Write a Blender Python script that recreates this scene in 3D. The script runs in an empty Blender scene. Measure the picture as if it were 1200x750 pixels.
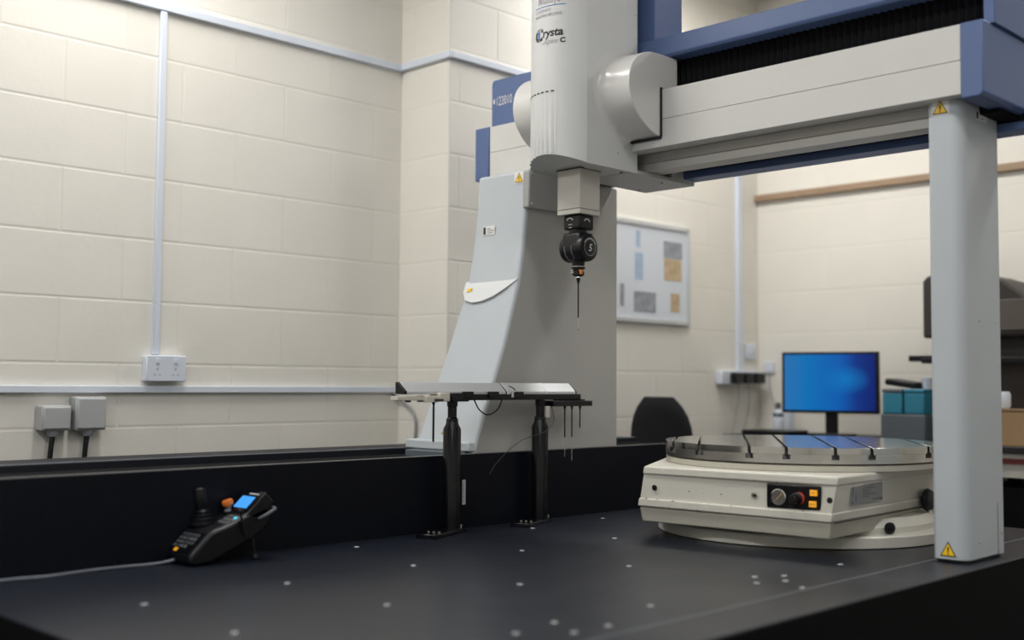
import bpy, bmesh, math, random
from mathutils import Matrix, Vector
random.seed(7)
SC = bpy.context.scene
COL = SC.collection

# ------------------------------------------------------------------ camera
yaw, pit, roll = (math.radians(a) for a in (44.808, 3.187, 0.389))
fw = Vector((-math.sin(yaw)*math.cos(pit), math.cos(yaw)*math.cos(pit), math.sin(pit)))
r0 = Vector((math.cos(yaw), math.sin(yaw), 0)); u0 = r0.cross(fw)
rt = math.cos(roll)*r0 + math.sin(roll)*u0
up = -math.sin(roll)*r0 + math.cos(roll)*u0
cam_data = bpy.data.cameras.new('camera'); cam = bpy.data.objects.new('camera', cam_data); COL.objects.link(cam)
m = Matrix((rt, up, -fw)).transposed().to_4x4(); m.translation = (0, 0, 1.12)
cam.matrix_world = m
cam_data.sensor_width = 36; cam_data.lens = 40.22
cam_data.clip_start = .05
cam_data.dof.use_dof = True; cam_data.dof.focus_distance = 3.68; cam_data.dof.aperture_fstop = 1.3
SC.camera = cam

# ------------------------------------------------------------------ world, exposure
w = bpy.data.worlds.new('world'); SC.world = w; w.use_nodes = True
w.node_tree.nodes['Background'].inputs[0].default_value = (.75, .85, 1, 1)
w.node_tree.nodes['Background'].inputs[1].default_value = .05
SC.view_settings.view_transform = 'Standard'; SC.view_settings.look = 'None'
SC.view_settings.gamma = 1; SC.view_settings.use_curve_mapping = False
SC.view_settings.exposure = 0.42
LAMP_W = 21.0
LAMPS = [(-3.2, -.55, .9), (-1.2, -.55, 1.0), (.9, -.55, .8), (-3.2, 1.75, .95), (-.6, 1.75, .6), (1.1, 1.75, .35), (-2.9, 4.25, 1.1), (-.6, 4.25, .6)]
CEIL = 3.3

# ------------------------------------------------------------------ materials
MATS = {}
def mat(name, col, rough=.5, metal=0, bump=0, bscale=200, var=0, vscale=6, emit=None, estr=0, spec=.5, coat=0, rnd=0, sheen=0):
    if name in MATS: return MATS[name]
    m = bpy.data.materials.new(name); m.use_nodes = True; nt = m.node_tree
    b = nt.nodes['Principled BSDF']
    b.inputs['Base Color'].default_value = (*col, 1); b.inputs['Roughness'].default_value = rough
    b.inputs['Metallic'].default_value = metal; b.inputs['Specular IOR Level'].default_value = spec
    b.inputs['Coat Weight'].default_value = coat
    tc = nt.nodes.new('ShaderNodeTexCoord')
    if bump:
        n = nt.nodes.new('ShaderNodeTexNoise'); n.inputs['Scale'].default_value = bscale; n.inputs['Detail'].default_value = 4
        nt.links.new(tc.outputs['Object'], n.inputs['Vector'])
        bp = nt.nodes.new('ShaderNodeBump'); bp.inputs['Strength'].default_value = bump; bp.inputs['Distance'].default_value = .002
        nt.links.new(n.outputs['Fac'], bp.inputs['Height']); nt.links.new(bp.outputs['Normal'], b.inputs['Normal'])
    if var or rnd:
        n = nt.nodes.new('ShaderNodeTexNoise'); n.inputs['Scale'].default_value = vscale; n.inputs['Detail'].default_value = 5
        nt.links.new(tc.outputs['Object'], n.inputs['Vector'])
        h = nt.nodes.new('ShaderNodeHueSaturation'); h.inputs['Color'].default_value = (*col, 1)
        mr = nt.nodes.new('ShaderNodeMapRange'); mr.inputs['From Min'].default_value = .25; mr.inputs['From Max'].default_value = .75
        mr.inputs['To Min'].default_value = 1-var; mr.inputs['To Max'].default_value = 1+var
        nt.links.new(n.outputs['Fac'], mr.inputs['Value'])
        src = mr.outputs[0]
        if rnd:
            oi = nt.nodes.new('ShaderNodeObjectInfo'); m2 = nt.nodes.new('ShaderNodeMapRange')
            m2.inputs['To Min'].default_value = 1-rnd; m2.inputs['To Max'].default_value = 1+rnd
            nt.links.new(oi.outputs['Random'], m2.inputs['Value'])
            mu = nt.nodes.new('ShaderNodeMath'); mu.operation = 'MULTIPLY'
            nt.links.new(mr.outputs[0], mu.inputs[0]); nt.links.new(m2.outputs[0], mu.inputs[1]); src = mu.outputs[0]
        nt.links.new(src, h.inputs['Value']); nt.links.new(h.outputs[0], b.inputs['Base Color'])
    if emit:
        b.inputs['Emission Color'].default_value = (*emit, 1); b.inputs['Emission Strength'].default_value = estr
    MATS[name] = m; return m

M_wall = mat('cream_block_paint', (.755, .73, .67), .6, bump=.25, bscale=40, var=.03, vscale=3, rnd=.008)
M_joint = mat('painted_mortar', (.735, .707, .645), .7, bump=.3, bscale=60)
M_ceil = mat('ceiling_white', (.8, .79, .76), .8, bump=.2, bscale=120)
M_floor = mat('floor_grey', (.09, .09, .10), .45, var=.15)
M_cream = mat('machine_cream_white', (.615, .61, .59), .38, bump=.12, bscale=700, var=.02)
M_drum = mat('drum_gloss_white', (.62, .615, .60), .2, bump=.04, bscale=500)
M_grey = mat('machine_cool_grey', (.485, .525, .56), .42, bump=.18, bscale=700, var=.025)
M_quill = mat('quill_beige_grey', (.50, .48, .44), .35, bump=.05, bscale=400)
M_blue = mat('machine_slate_blue', (.085, .135, .29), .42, bump=.15, bscale=700)
M_bellows = mat('bellows_black', (.004, .0045, .006), .8, spec=.15)
M_black = mat('satin_black', (.004, .0045, .0065), .38, spec=.35)
M_gloss = mat('gloss_black', (.003, .0035, .005), .2, spec=.35)
M_rail = mat('rail_black_granite', (.0035, .0045, .0085), .45, bump=.1, bscale=500, var=.25, vscale=90, spec=.18)
def granite():
    m = mat('granite_blue_black', (.014, .017, .026), .34, bump=.05, bscale=900)
    nt = m.node_tree; b = nt.nodes['Principled BSDF']; tc = nt.nodes['Texture Coordinate']
    n = nt.nodes.new('ShaderNodeTexNoise'); n.inputs['Scale'].default_value = 420; n.inputs['Detail'].default_value = 3
    r = nt.nodes.new('ShaderNodeValToRGB'); r.color_ramp.elements[0].position = .35; r.color_ramp.elements[0].color = (.004, .006, .012, 1)
    r.color_ramp.elements[1].position = .75; r.color_ramp.elements[1].color = (.016, .020, .034, 1)
    nt.links.new(tc.outputs['Object'], n.inputs['Vector']); nt.links.new(n.outputs['Fac'], r.inputs[0]); nt.links.new(r.outputs[0], b.inputs['Base Color'])
    n2 = nt.nodes.new('ShaderNodeTexNoise'); n2.inputs['Scale'].default_value = 3.5; n2.inputs['Detail'].default_value = 6
    mr = nt.nodes.new('ShaderNodeMapRange'); mr.inputs['To Min'].default_value = .27; mr.inputs['To Max'].default_value = .42
    nt.links.new(tc.outputs['Object'], n2.inputs['Vector']); nt.links.new(n2.outputs['Fac'], mr.inputs[0]); nt.links.new(mr.outputs[0], b.inputs['Roughness'])
    return m
M_gran = granite()
M_gran.node_tree.nodes['Principled BSDF'].inputs['Specular IOR Level'].default_value = .42
M_score = mat('ground_edge_line', (.16, .18, .2), .4)
M_steel = mat('bright_steel', (.62, .60, .57), .28, 1, bump=.05, bscale=300, var=.12, vscale=14)
M_plate = mat('scraped_steel_top', (.60, .59, .56), .16, 1, bump=.03, bscale=60, var=.08, vscale=30)
M_chrome = mat('chrome', (.8, .8, .8), .12, 1)
M_alu = mat('brushed_aluminium', (.60, .62, .64), .48, .6)
M_tt = mat('rotary_cream_enamel', (.64, .62, .55), .3, bump=.06, bscale=260, var=.03, vscale=12)
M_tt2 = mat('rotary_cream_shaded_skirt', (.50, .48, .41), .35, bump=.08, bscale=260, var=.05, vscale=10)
M_chip = mat('bare_chipped_paint', (.06, .05, .045), .7)
M_ivory = mat('ivory_plastic', (.60, .57, .49), .4)
M_white = mat('white_print', (.75, .75, .74), .5)
M_whitepl = mat('white_trunking', (.66, .71, .80), .35)
M_greybox = mat('grey_switch_plastic', (.40, .41, .42), .45)
M_yel = mat('warning_yellow', (1, .62, .015), .4)
M_orange = mat('orange_plastic', (.75, .20, .03), .35)
M_obut = mat('lit_orange_button', (.85, .35, .02), .4, emit=(1, .45, .03), estr=.25)
M_red = mat('red_ring', (.45, .05, .03), .4)
M_dark = mat('print_black', (.012, .013, .016), .5)
M_navy = mat('print_navy', (.02, .07, .22), .5)
M_lblue = mat('print_light_blue', (.06, .17, .45), .5)
M_greyp = mat('print_grey', (.28, .29, .31), .5)
M_greyl = mat('print_pale_grey', (.45, .46, .48), .5)
M_cable = mat('grey_cable', (.15, .165, .20), .4)
M_key = mat('dull_key', (.10, .105, .115), .45)
M_label = mat('engraved_data_plate', (.25, .26, .27), .4, .4)
M_lcd = mat('lcd_blue', (.02, .08, .2), .2, emit=(.05, .30, .82), estr=.85)
M_cyan = mat('cyan_led', (.02, .3, .4), .3, emit=(.05, .7, .9), estr=.8)
M_chair = mat('black_upholstery', (.010, .011, .014), .85, bump=.4, bscale=300)
M_tan = mat('tan_wood_rail', (.32, .22, .14), .55, var=.1)
M_card = mat('cardboard', (.36, .23, .12), .8, var=.06)
M_teal = mat('teal_plastic', (.03, .22, .33), .35)
M_boxg = mat('blue_grey_steel', (.10, .12, .14), .5)
M_bench = mat('bench_dark_top', (.02, .02, .022), .4)
M_benchf = mat('bench_cream_front', (.50, .48, .43), .5)
M_brown = mat('dark_brown_enamel', (.032, .026, .023), .5)
M_board = mat('board_pale', (.62, .66, .72), .5)
M_lamp = mat('lamp_diffuser', (.9, .9, .9), .4, emit=(1, .97, .92), estr=3)

# ------------------------------------------------------------------ mesh helpers (world coordinates)
def B(): return bmesh.new()
def box(bm, x0, x1, y0, y1, z0, z1, X=None):
    vs = [bm.verts.new((x, y, z)) for x in (x0, x1) for y in (y0, y1) for z in (z0, z1)]
    if X is not None:
        for v in vs: v.co = X @ v.co
    for f in ((0,1,3,2), (4,6,7,5), (0,4,5,1), (2,3,7,6), (0,2,6,4), (1,5,7,3)): bm.faces.new([vs[i] for i in f])
    return bm
def prism(bm, pts, axis, a0, a1, X=None):
    """pts: 2D polygon in the two remaining axes (x:(y,z)  y:(x,z)  z:(x,y))"""
    def mk(p, a):
        c = {'x': (a, p[0], p[1]), 'y': (p[0], a, p[1]), 'z': (p[0], p[1], a)}[axis]
        c = Vector(c)
        return bm.verts.new(X @ c if X is not None else c)
    A = [mk(p, a0) for p in pts]; C = [mk(p, a1) for p in pts]; n = len(pts)
    bm.faces.new(A); bm.faces.new(C[::-1])
    for i in range(n): bm.faces.new([A[i], C[i], C[(i+1) % n], A[(i+1) % n]])
    return bm
def loft(bm, rings, cap=True):
    R = [[bm.verts.new(p) for p in r] for r in rings]; n = len(rings[0])
    for a, b in zip(R, R[1:]):
        for i in range(n): bm.faces.new([a[i], b[i], b[(i+1) % n], a[(i+1) % n]])
    if cap: bm.faces.new(R[0]); bm.faces.new(R[-1][::-1])
    return bm
def lathe(bm, prof, o, d=(0, 0, 1), n=32):
    """prof: (radius, height) pairs along d from o"""
    o = Vector(o); d = Vector(d).normalized()
    a = d.orthogonal().normalized(); b = d.cross(a)
    rings = [[o + d*h + (a*math.cos(t*2*math.pi/n) + b*math.sin(t*2*math.pi/n))*max(r, 1e-5) for t in range(n)] for r, h in prof]
    return loft(bm, rings)
def cyl(bm, p0, p1, r, n=16, r1=None):
    p0 = Vector(p0); p1 = Vector(p1)
    return lathe(bm, [(r, 0), (r if r1 is None else r1, (p1-p0).length)], p0, p1-p0, n)
def smooth_path(P, k=6):
    P = [Vector(p) for p in P]; out = []
    Q = [P[0]*2-P[1]] + P + [P[-1]*2-P[-2]]
    for i in range(1, len(Q)-2):
        for j in range(k):
            t = j/k; a, b, c, d = Q[i-1:i+3]
            out.append(.5*((2*b) + (c-a)*t + (2*a-5*b+4*c-d)*t*t + (3*b-a-3*c+d)*t**3))
    out.append(P[-1]); return out
def tube(bm, P, r, n=8, k=6):
    P = smooth_path(P, k) if len(P) > 2 else [Vector(p) for p in P]
    rings = []
    a = None
    for i, p in enumerate(P):
        d = (P[min(i+1, len(P)-1)]-P[max(i-1, 0)]).normalized()
        a = d.orthogonal().normalized() if a is None else (a-d*a.dot(d)).normalized()
        b = d.cross(a)
        rings.append([p+(a*math.cos(t*2*math.pi/n)+b*math.sin(t*2*math.pi/n))*r for t in range(n)])
    return loft(bm, rings)

def obj(name, bm, m, parent=None, bevel=0, seg=2, root=None, smooth=True, org=None, sharp=32):
    me = bpy.data.meshes.new(name)
    bmesh.ops.recalc_face_normals(bm, faces=bm.faces[:])
    if parent is not None:
        r = parent
        while r.parent is not None: r = r.parent
        o0 = Vector(r.location)
    else:
        if org is None:
            vs = [v.co for v in bm.verts]
            org = [(min(v[i] for v in vs)+max(v[i] for v in vs))/2 for i in range(2)] + [min(v[2] for v in vs)]
        o0 = Vector(org)
    for v in bm.verts: v.co = v.co - o0
    bm.to_mesh(me); bm.free()
    me.materials.append(m)
    if smooth:
        for p in me.polygons: p.use_smooth = True
        me.set_sharp_from_angle(angle=math.radians(sharp))
    o = bpy.data.objects.new(name, me); COL.objects.link(o)
    if parent is not None: o.parent = parent
    else: o.location = o0
    if bevel:
        b = o.modifiers.new('bevel', 'BEVEL'); b.width = bevel; b.segments = seg; b.limit_method = 'ANGLE'; b.angle_limit = math.radians(35)
        b.harden_normals = False
    return o
def thing(name, label, cat, loc, group=None):
    o = bpy.data.objects.new(name, None); COL.objects.link(o); o.location = loc; o.empty_display_size = .05
    o['label'] = label; o['category'] = cat
    if group: o['group'] = group
    return o
def tag(o, label, cat, group=None):
    o['label'] = label; o['category'] = cat
    if group: o['group'] = group
    return o
def struct(name, bm, m, **k):
    o = obj(name, bm, m, **k); o['kind'] = 'structure'; return o

def text_bm(s, size, fn, bold=0, shear=0, sx=1.0, align='LEFT'):
    """flat lettering: fn maps (tx, ty) to a world point"""
    cu = bpy.data.curves.new('t', 'FONT'); cu.body = s; cu.size = size; cu.shear = shear; cu.align_x = align; cu.offset = bold
    cu.resolution_u = 3
    to = bpy.data.objects.new('t', cu); COL.objects.link(to)
    dg = bpy.context.evaluated_depsgraph_get(); me = bpy.data.meshes.new_from_object(to.evaluated_get(dg))
    bm = bmesh.new(); bm.from_mesh(me)
    for v in bm.verts: v.co = Vector(fn(v.co.x*sx, v.co.y))
    bpy.data.objects.remove(to); bpy.data.curves.remove(cu); bpy.data.meshes.remove(me)
    return bm

# ------------------------------------------------------------------ the room
WL, WP, YS, YB = -3.85, -3.535, 3.176, 5.513
X1, Y0 = 2.6, -2.6
D = .0012     # painted block faces stand this far proud of the mortar
wl = struct('wall_left', box(B(), WL-.15, WL-D, Y0, YS+.1, 0, CEIL), M_joint)
ws = struct('wall_left_pier_end', box(B(), WL-.15, WP-D, YS+D, YS+.15, 0, CEIL), M_joint)
wp = struct('wall_left_pier', box(B(), WP-.12, WP-D, YS+.15, YB+.1, 0, CEIL), M_joint)
wb = struct('wall_back', box(B(), WP-.1, X1+.1, YB+D, YB+.15, 0, CEIL), M_joint)
struct('wall_right', box(B(), X1, X1+.15, Y0, YB, 0, CEIL), M_wall)
struct('wall_front', box(B(), WL, X1+.1, Y0-.15, Y0, 0, CEIL), M_wall)
struct('floor', box(B(), WL-.15, X1+.15, Y0-.15, YB+.15, -.1, 0), M_floor)
struct('ceiling', box(B(), WL-.15, X1+.15, Y0-.15, YB+.15, CEIL, CEIL+.1), M_ceil)

def block_mesh(L, H):
    """a painted block face, chamfered towards its joints; local x along wall, y out of the wall, z up"""
    bm = B(); c = .0045
    a = [bm.verts.new((x, 0, z)) for x, z in ((0, 0), (L, 0), (L, H), (0, H))]
    b = [bm.verts.new((x, D-.0008, z)) for x, z in ((0, 0), (L, 0), (L, H), (0, H))]
    f = [bm.verts.new((x, D, z)) for x, z in ((c, c), (L-c, c), (L-c, H-c), (c, H-c))]
    bm.faces.new(f)
    for i in range(4):
        j = (i+1) % 4
        bm.faces.new([a[i], a[j], b[j], b[i]]); bm.faces.new([b[i], b[j], f[j], f[i]])
    bmesh.ops.recalc_face_normals(bm, faces=bm.faces[:])
    me = bpy.data.meshes.new('block'); bm.to_mesh(me); bm.free(); me.materials.append(M_wall)
    return me
BM = {}
def lay(wall, p0, du, length, z0, z1, phase=0):
    """courses of blocks 440 x 215 with 8 mm joints from p0 along du"""
    du = Vector(du); out = Vector((du.y, -du.x, 0)); g = .005
    ro = Vector(wall.location)
    k = 0; z = .057
    while z + .1 < z1:
        if z >= z0-.23:
            s = -(.225 if (k % 2) else 0) + phase - .45
            while s < length:
                a, b = max(s, 0), min(s+.45, length)
                if b-a > .03:
                    key = (round(b-a, 3),)
                    if key not in BM: BM[key] = block_mesh(b-a-g, .225-g)
                    o = bpy.data.objects.new('block', BM[key]); COL.objects.link(o); o.parent = wall
                    q = Vector(p0) + du*(a+g/2) + Vector((0, 0, z+g/2)) - out*(D+random.uniform(0, .0004))
                    mm = Matrix((du, out, (0, 0, 1))).transposed().to_4x4(); mm.translation = q-ro
                    o.matrix_local = mm
                s += .45
        z += .225; k += 1
# 'out' is du rotated clockwise: left wall faces +x, so run along +y
lay(wl, (WL, .45, 0), (0, 1, 0), YS-.45, .7, 3.1, .1)
lay(ws, (WL+.004, YS, 0), (1, 0, 0), WP-WL-.004, .7, 3.1, .3)
lay(wp, (WP, YS+.004, 0), (0, 1, 0), YB-YS-.008, .7, 3.1, .05)
lay(wb, (WP+.004, YB, 0), (1, 0, 0), 2.75, .5, 3.1, .2)

# ceiling lights
lm = None
for i, (x, y, k) in enumerate(LAMPS):
    where = {-.55: 'behind the viewer', 1.75: 'in the middle row', 4.25: 'near the back wall'}[y]
    side = 'by the left wall' if x < -2.5 else ('over the room centre' if x < 0 else 'on the right')
    t = thing('ceiling_light', 'twin tube fluorescent ceiling batten %s, %s' % (where, side), 'ceiling light', (x, y, CEIL-.09), 'fluorescent battens overhead')
    obj('lamp_body', box(B(), x-.62, x+.62, y-.10, y+.10, CEIL-.05, CEIL-.001), M_white, t, .006)
    obj('diffuser', box(B(), x-.6, x+.6, y-.085, y+.085, CEIL-.09, CEIL-.05), M_lamp, t, .01)
    ld = bpy.data.lights.new('tube_light', 'AREA'); ld.shape = 'RECTANGLE'; ld.size = 1.2; ld.size_y = .17
    ld.energy = LAMP_W*k; ld.color = (1, .975, .935) if i not in (1, 2) else (.88, .94, 1)
    lo = bpy.data.objects.new('tube_light', ld); COL.objects.link(lo); lo.parent = t; lo.location = (0, 0, -.004)

# ------------------------------------------------------------------ granite bed with raised rail
G = .65
XR, XE = -2.75, -1.25
bed = thing('granite_bed', 'dark blue-black granite table with raised black guide rail along its left side', 'granite table', (-2.2, 2.4, 0))
obj('slab', box(B(), XR, -1.401, .93, 3.93, .33, G), M_gran, bed, .003)
obj('edge_guideway', box(B(), -1.3995, XE, .93, 3.93, .33, G), M_gran, bed, .003)
obj('edge_line', box(B(), -1.4025, -1.3985, .935, 3.925, G-.01, G+.0004), M_score, bed)
obj('side_panel', box(B(), XE-.004, XE+.0005, .9295, 3.93, .05, G-.004), mat('panel_dead_black', (.003, .003, .0035), .7, spec=.1), bed)
obj('end_panel', box(B(), XR, XE+.0005, .9290, .934, .05, G-.004), MATS['panel_dead_black'], bed)
obj('side_cover', prism(B(), [(-2.72, .33), (-1.27, .33), (-1.27, .05), (-2.72, .05)], 'y', .97, 3.9), M_black, bed, .004)
for x, y in ((-2.55, 1.1), (-1.4, 1.1), (-2.55, 3.7), (-1.4, 3.7)):
    obj('levelling_foot', lathe(B(), [(.06, 0), (.06, .015), (.03, .02), (.03, .05)], (x, y, 0)), M_steel, bed)
rail_pts = [(XR, G-.3), (XR, .888), (-2.775, .888), (-2.782, .862), (-3.145, .862), (-3.152, .89), (-3.36, .89), (-3.36, G-.3)]
obj('guide_rail', prism(B(), rail_pts, 'y', .25, 3.95), M_rail, bed, .0025)
obj('rail_lip', box(B(), -2.772, XR+.0005, .25, 3.95, .888, .8895), mat('rail_edge_polish', (.10, .10, .10), .3), bed)
bm = B()                                                                  # folded way cover in the trough
y = .27
while y < 3.93:
    box(bm, -3.14, -2.786, y, y+.016, .862, .870); y += .024
o = obj('way_cover', bm, M_bellows, bed); o['kind'] = 'stuff'
obj('rail_seam', tube(B(), [(-3.155, .26, .891), (-3.155, 3.94, .891)], .0015), mat('grey_edge', (.2, .22, .25), .3), bed)
ins = [(-2.27, 1.19), (-1.90, 1.18), (-2.28, 1.555), (-1.915, 1.558), (-1.534, 1.561), (-2.279, 1.94), (-1.898, 1.943), (-1.525, 1.959),
       (-2.644, 2.037), (-2.273, 2.335), (-1.894, 2.344), (-1.551, 1.686), (-1.462, 1.645), (-1.457, 1.739), (-1.577, 2.441), (-1.525, 2.368),
       (-1.536, 2.508), (-1.494, 2.446), (-1.417, 2.392), (-1.531, 2.778), (-2.264, 2.731), (-2.627, 3.105), (-2.60, 2.72)]
me = None
for x, y in ins:
    if me is None:
        o = obj('threaded_insert', lathe(B(), [(.0035, G+.0001), (.0035, G+.0008), (.0070, G+.0010), (.0075, G+.0001)], (x, y, 0), n=14), M_alu, bed); me = o.data; bx, by = x, y
    else:
        o = bpy.data.objects.new('threaded_insert', me); COL.objects.link(o); o.parent = bed; o.location = (x-bx, y-by, 0)

# ------------------------------------------------------------------ small sign helpers
def tri_sign(parent, P, U_, V_, s, panel=True):
    """warning triangle: centre bottom P, unit axes U_, V_, side s; built from its flat layers"""
    P = Vector(P); U_ = Vector(U_); V_ = Vector(V_); N = U_.cross(V_)
    def poly(pts, h): return [P+U_*a+V_*b+N*h for a, b in pts]
    def flat(name, loops, h, m, par):
        bm = B()
        for L in loops: bm.faces.new([bm.verts.new(p) for p in poly(L, h)])
        r = bmesh.ops.extrude_face_region(bm, geom=bm.faces[:])
        for v in r['geom']:
            if isinstance(v, bmesh.types.BMVert): v.co -= N*.0003
        return obj(name, bm, m, par, smooth=False)
    H = s*.88
    base = parent
    if panel: base = flat('warning_panel', [[(-s*.62, -s*.12), (s*.62, -s*.12), (s*.62, H*1.12), (-s*.62, H*1.12)]], .0006, M_white, parent)
    else: base = flat('warning_border', [[(-s*.56, -s*.05), (s*.56, -s*.05), (0, H*1.08)]], .0008, M_dark, parent)
    if panel: flat('warning_border', [[(-s*.54, -s*.03), (s*.54, -s*.03), (0, H*1.06)]], .0010, M_dark, base)
    flat('warning_triangle', [[(-s*.44, s*.03), (s*.44, s*.03), (0, H*.93)]], .0014, M_yel, base)
    ex = [[(-s*.045, H*.27), (s*.045, H*.27), (s*.065, H*.66), (-s*.065, H*.66)], [(-s*.055, H*.10), (s*.055, H*.10), (s*.055, H*.20), (-s*.055, H*.20)]]
    flat('exclamation_mark', ex, .0018, M_dark, base)
def quad_label(name, parent, P, U_, V_, w_, h_, m, h=.0008):
    P = Vector(P); U_ = Vector(U_); V_ = Vector(V_); N = U_.cross(V_)
    bm = B()
    c = [P, P+U_*w_, P+U_*w_+V_*h_, P+V_*h_]
    a = [bm.verts.new(p) for p in c]; b = [bm.verts.new(p+N*h) for p in c]
    bm.faces.new(a[::-1]); bm.faces.new(b)
    for i in range(4): bm.faces.new([a[i], a[(i+1) % 4], b[(i+1) % 4], b[i]])
    return obj(name, bm, m, parent, smooth=False)
def lines(name, parent, P, U_, V_, rects, m, h=.0012):
    P = Vector(P); U_ = Vector(U_); V_ = Vector(V_); N = U_.cross(V_); bm = B()
    for (u0_, v0_, u1_, v1_) in rects:
        q = [P+U_*a+V_*b for a, b in ((u0_, v0_), (u1_, v0_), (u1_, v1_), (u0_, v1_))]
        a = [bm.verts.new(p) for p in q]; b = [bm.verts.new(p+N*h) for p in q]
        bm.faces.new(b)
        for i in range(4): bm.faces.new([a[i], a[(i+1) % 4], b[(i+1) % 4], b[i]])
    return obj(name, bm, m, parent, smooth=False)
UX, UY, UZ = Vector((1, 0, 0)), Vector((0, 1, 0)), Vector((0, 0, 1))

# ------------------------------------------------------------------ the bridge
br = thing('measuring_bridge', 'grey and blue gantry bridge with wide left leg and slim right column over the granite', 'gantry', (-2.9, 3.1, .65))
# left leg: side profile (y,z) extruded in x, with a slight flare to the left towards the foot
prof = [(2.862, 1.874), (2.860, 1.72), (2.846, 1.60), (2.823, 1.474), (2.758, 1.262), (2.679, 1.061), (2.628, .925), (2.612, .875), (3.367, .875), (3.367, 1.874)]
left = {1.874: -3.022, 1.72: -3.03, 1.60: -3.034, 1.474: -3.036, 1.262: -3.056, 1.061: -3.066, .925: -3.075, .875: -3.078}
def taper(profile, xl, xr):
    return [[(xl(z) if i == 0 else xr, y, z) for y, z in profile] for i in (0, 1)]
leg = obj('bridge_leg', loft(B(), taper(prof, lambda z: left[z], -2.78)), M_grey, br, .012, 3)
obj('leg_side_shade', prism(B(), [(2.878, 1.862), (2.876, 1.72), (2.862, 1.60), (2.839, 1.474), (2.774, 1.262), (2.695, 1.061), (2.640, .925), (2.628, .878), (3.362, .878), (3.362, 1.862)], 'x', -2.781, -2.7792), mat('leg_side_shade_grey', (.40, .395, .38), .45, bump=.12, bscale=700, var=.02), leg)  # added sheet; the weaker light on this side is put into its darker grey
ct = [(-3.044, 1.487), (-2.782, 1.489)]
cres_b = [(-2.784, 1.480), (-2.83, 1.450), (-2.88, 1.425), (-2.93, 1.411), (-2.98, 1.407), (-3.02, 1.418), (-3.044, 1.445)]
def yfront(z):
    P = [(1.874, 2.862), (1.72, 2.860), (1.60, 2.846), (1.474, 2.823), (1.262, 2.758), (1.061, 2.679), (.925, 2.628), (.875, 2.612)]
    for (za, ya), (zb, yb) in zip(P, P[1:]):
        if z <= za and z >= zb: return ya+(yb-ya)*(za-z)/(za-zb)
    return P[-1][1]
bm = B()                                                                  # crescent shelf moulded into the leg front
topv = [bm.verts.new((x, yfront(z)+.001, z)) for x, z in ct]
botv = [bm.verts.new((x, yfront(z)-.009 if -3.04 < x < -2.80 else yfront(z)-.003, z)) for x, z in cres_b]
bm.faces.new(topv + botv)
bk = [bm.verts.new((x, yfront(z)+.003, z)) for x, z in cres_b]
for i in range(len(botv)-1): bm.faces.new([botv[i], botv[i+1], bk[i+1], bk[i]])
obj('crescent_ledge', bm, mat('ledge_lit_white', (.68, .70, .72), .4), leg, .002)  # whiter than the leg: light on the upward slope painted into the colour
bm = B()
for k_, (a, b, c, d) in enumerate([(-3.024, 1.450, -3.006, 1.462)]):
    P = [(a, b), (c, b), (c+.008, d), (a+.008, d)]
    vs = [bm.verts.new((x, yfront(z)-.0075, z)) for x, z in P]; v2 = [bm.verts.new((x, yfront(z)+.0, z)) for x, z in P]
    bm.faces.new(vs)
    for i in range(4): bm.faces.new([vs[i], vs[(i+1) % 4], v2[(i+1) % 4], v2[i]])
obj('yellow_emblem', bm, M_yel, leg)
bm = text_bm('2', .014, lambda a, b: (-2.996+a, yfront(1.452+b)-.0095, 1.452+b), sx=1.2)
obj('emblem_print', bm, M_greyl, leg)
obj('leg_flange', loft(B(), [[(-3.108, 2.602, .925), (-2.786, 2.602, .925), (-2.786, 2.66, .925), (-3.108, 3.30, .925)], [(-3.108, 2.600, .893), (-2.779, 2.600, .893), (-2.779, 2.66, .893), (-3.108, 3.30, .893)]]), M_grey, br, .005)
obj('air_bearing_block', box(B(), -3.06, -2.80, 2.56, 2.98, .863, .892), M_boxg, br, .003)
tri_sign(leg, (-2.811, 2.8605, 1.832), UX, UZ, .037)
tri_sign(leg, (-2.938, yfront(.948)-.001, .948), UX, Vector((0, .351, .936)), .036, False)
lb = quad_label('serial_label', leg, (-2.982, 2.8508, 1.655), UX, UZ, .060, .032, M_white)
lines('label_print', lb, (-2.982, 2.8500, 1.655), UX, UZ, [(.002, .003, .014, .029), (.022, .021, .04, .023), (.022, .014, .056, .016), (.022, .006, .05, .008)], M_dark, .0004)
# bracket plate on the side of the leg
bp = obj('bracket_plate', box(B(), -2.79, -2.757, 2.856, 3.12, 1.736, 1.868), mat('bracket_grey', (.36, .36, .355), .45, bump=.12, bscale=600), br, .006)
for y, z in ((2.868, 1.853), (2.868, 1.750), (3.10, 1.853), (3.10, 1.750)):
    obj('screw', lathe(B(), [(.0045, 0), (.0045, .002), (.002, .004)], (-2.757, y, z), UX, 12), M_chrome, bp)
# beam
obj('beam_front_cover', box(B(), -3.085, -1.277, 2.980, 3.02, 1.992, 2.090), M_cream, br, .0015)
obj('beam_lower_cover', box(B(), -3.085, -1.277, 2.9805, 3.02, 1.900, 1.9915), M_cream, br, .0015)
obj('beam_body', box(B(), -3.08, -1.28, 3.015, 3.34, 1.903, 2.085), M_cream, br, .002)
obj('guide_strip', prism(B(), [(3.06, 1.902), (3.06, 1.872), (3.066, 1.870), (3.066, 1.843), (3.14, 1.843), (3.14, 1.902)], 'x', -2.99, -1.30), mat('guide_alu', (.44, .43, .41), .38, .2), br, .001)
obj('beam_underside', box(B(), -3.0, -1.24, 3.14, 3.27, 1.875, 1.905), M_bellows, br)
obj('lower_blue_bar', box(B(), -2.46, -1.1, 3.27, 3.35, 1.845, 1.870), M_blue, br, .002)
obj('lower_black_channel', box(B(), -3.06, -1.12, 3.265, 3.34, 1.870, 1.903), M_bellows, br)
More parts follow.
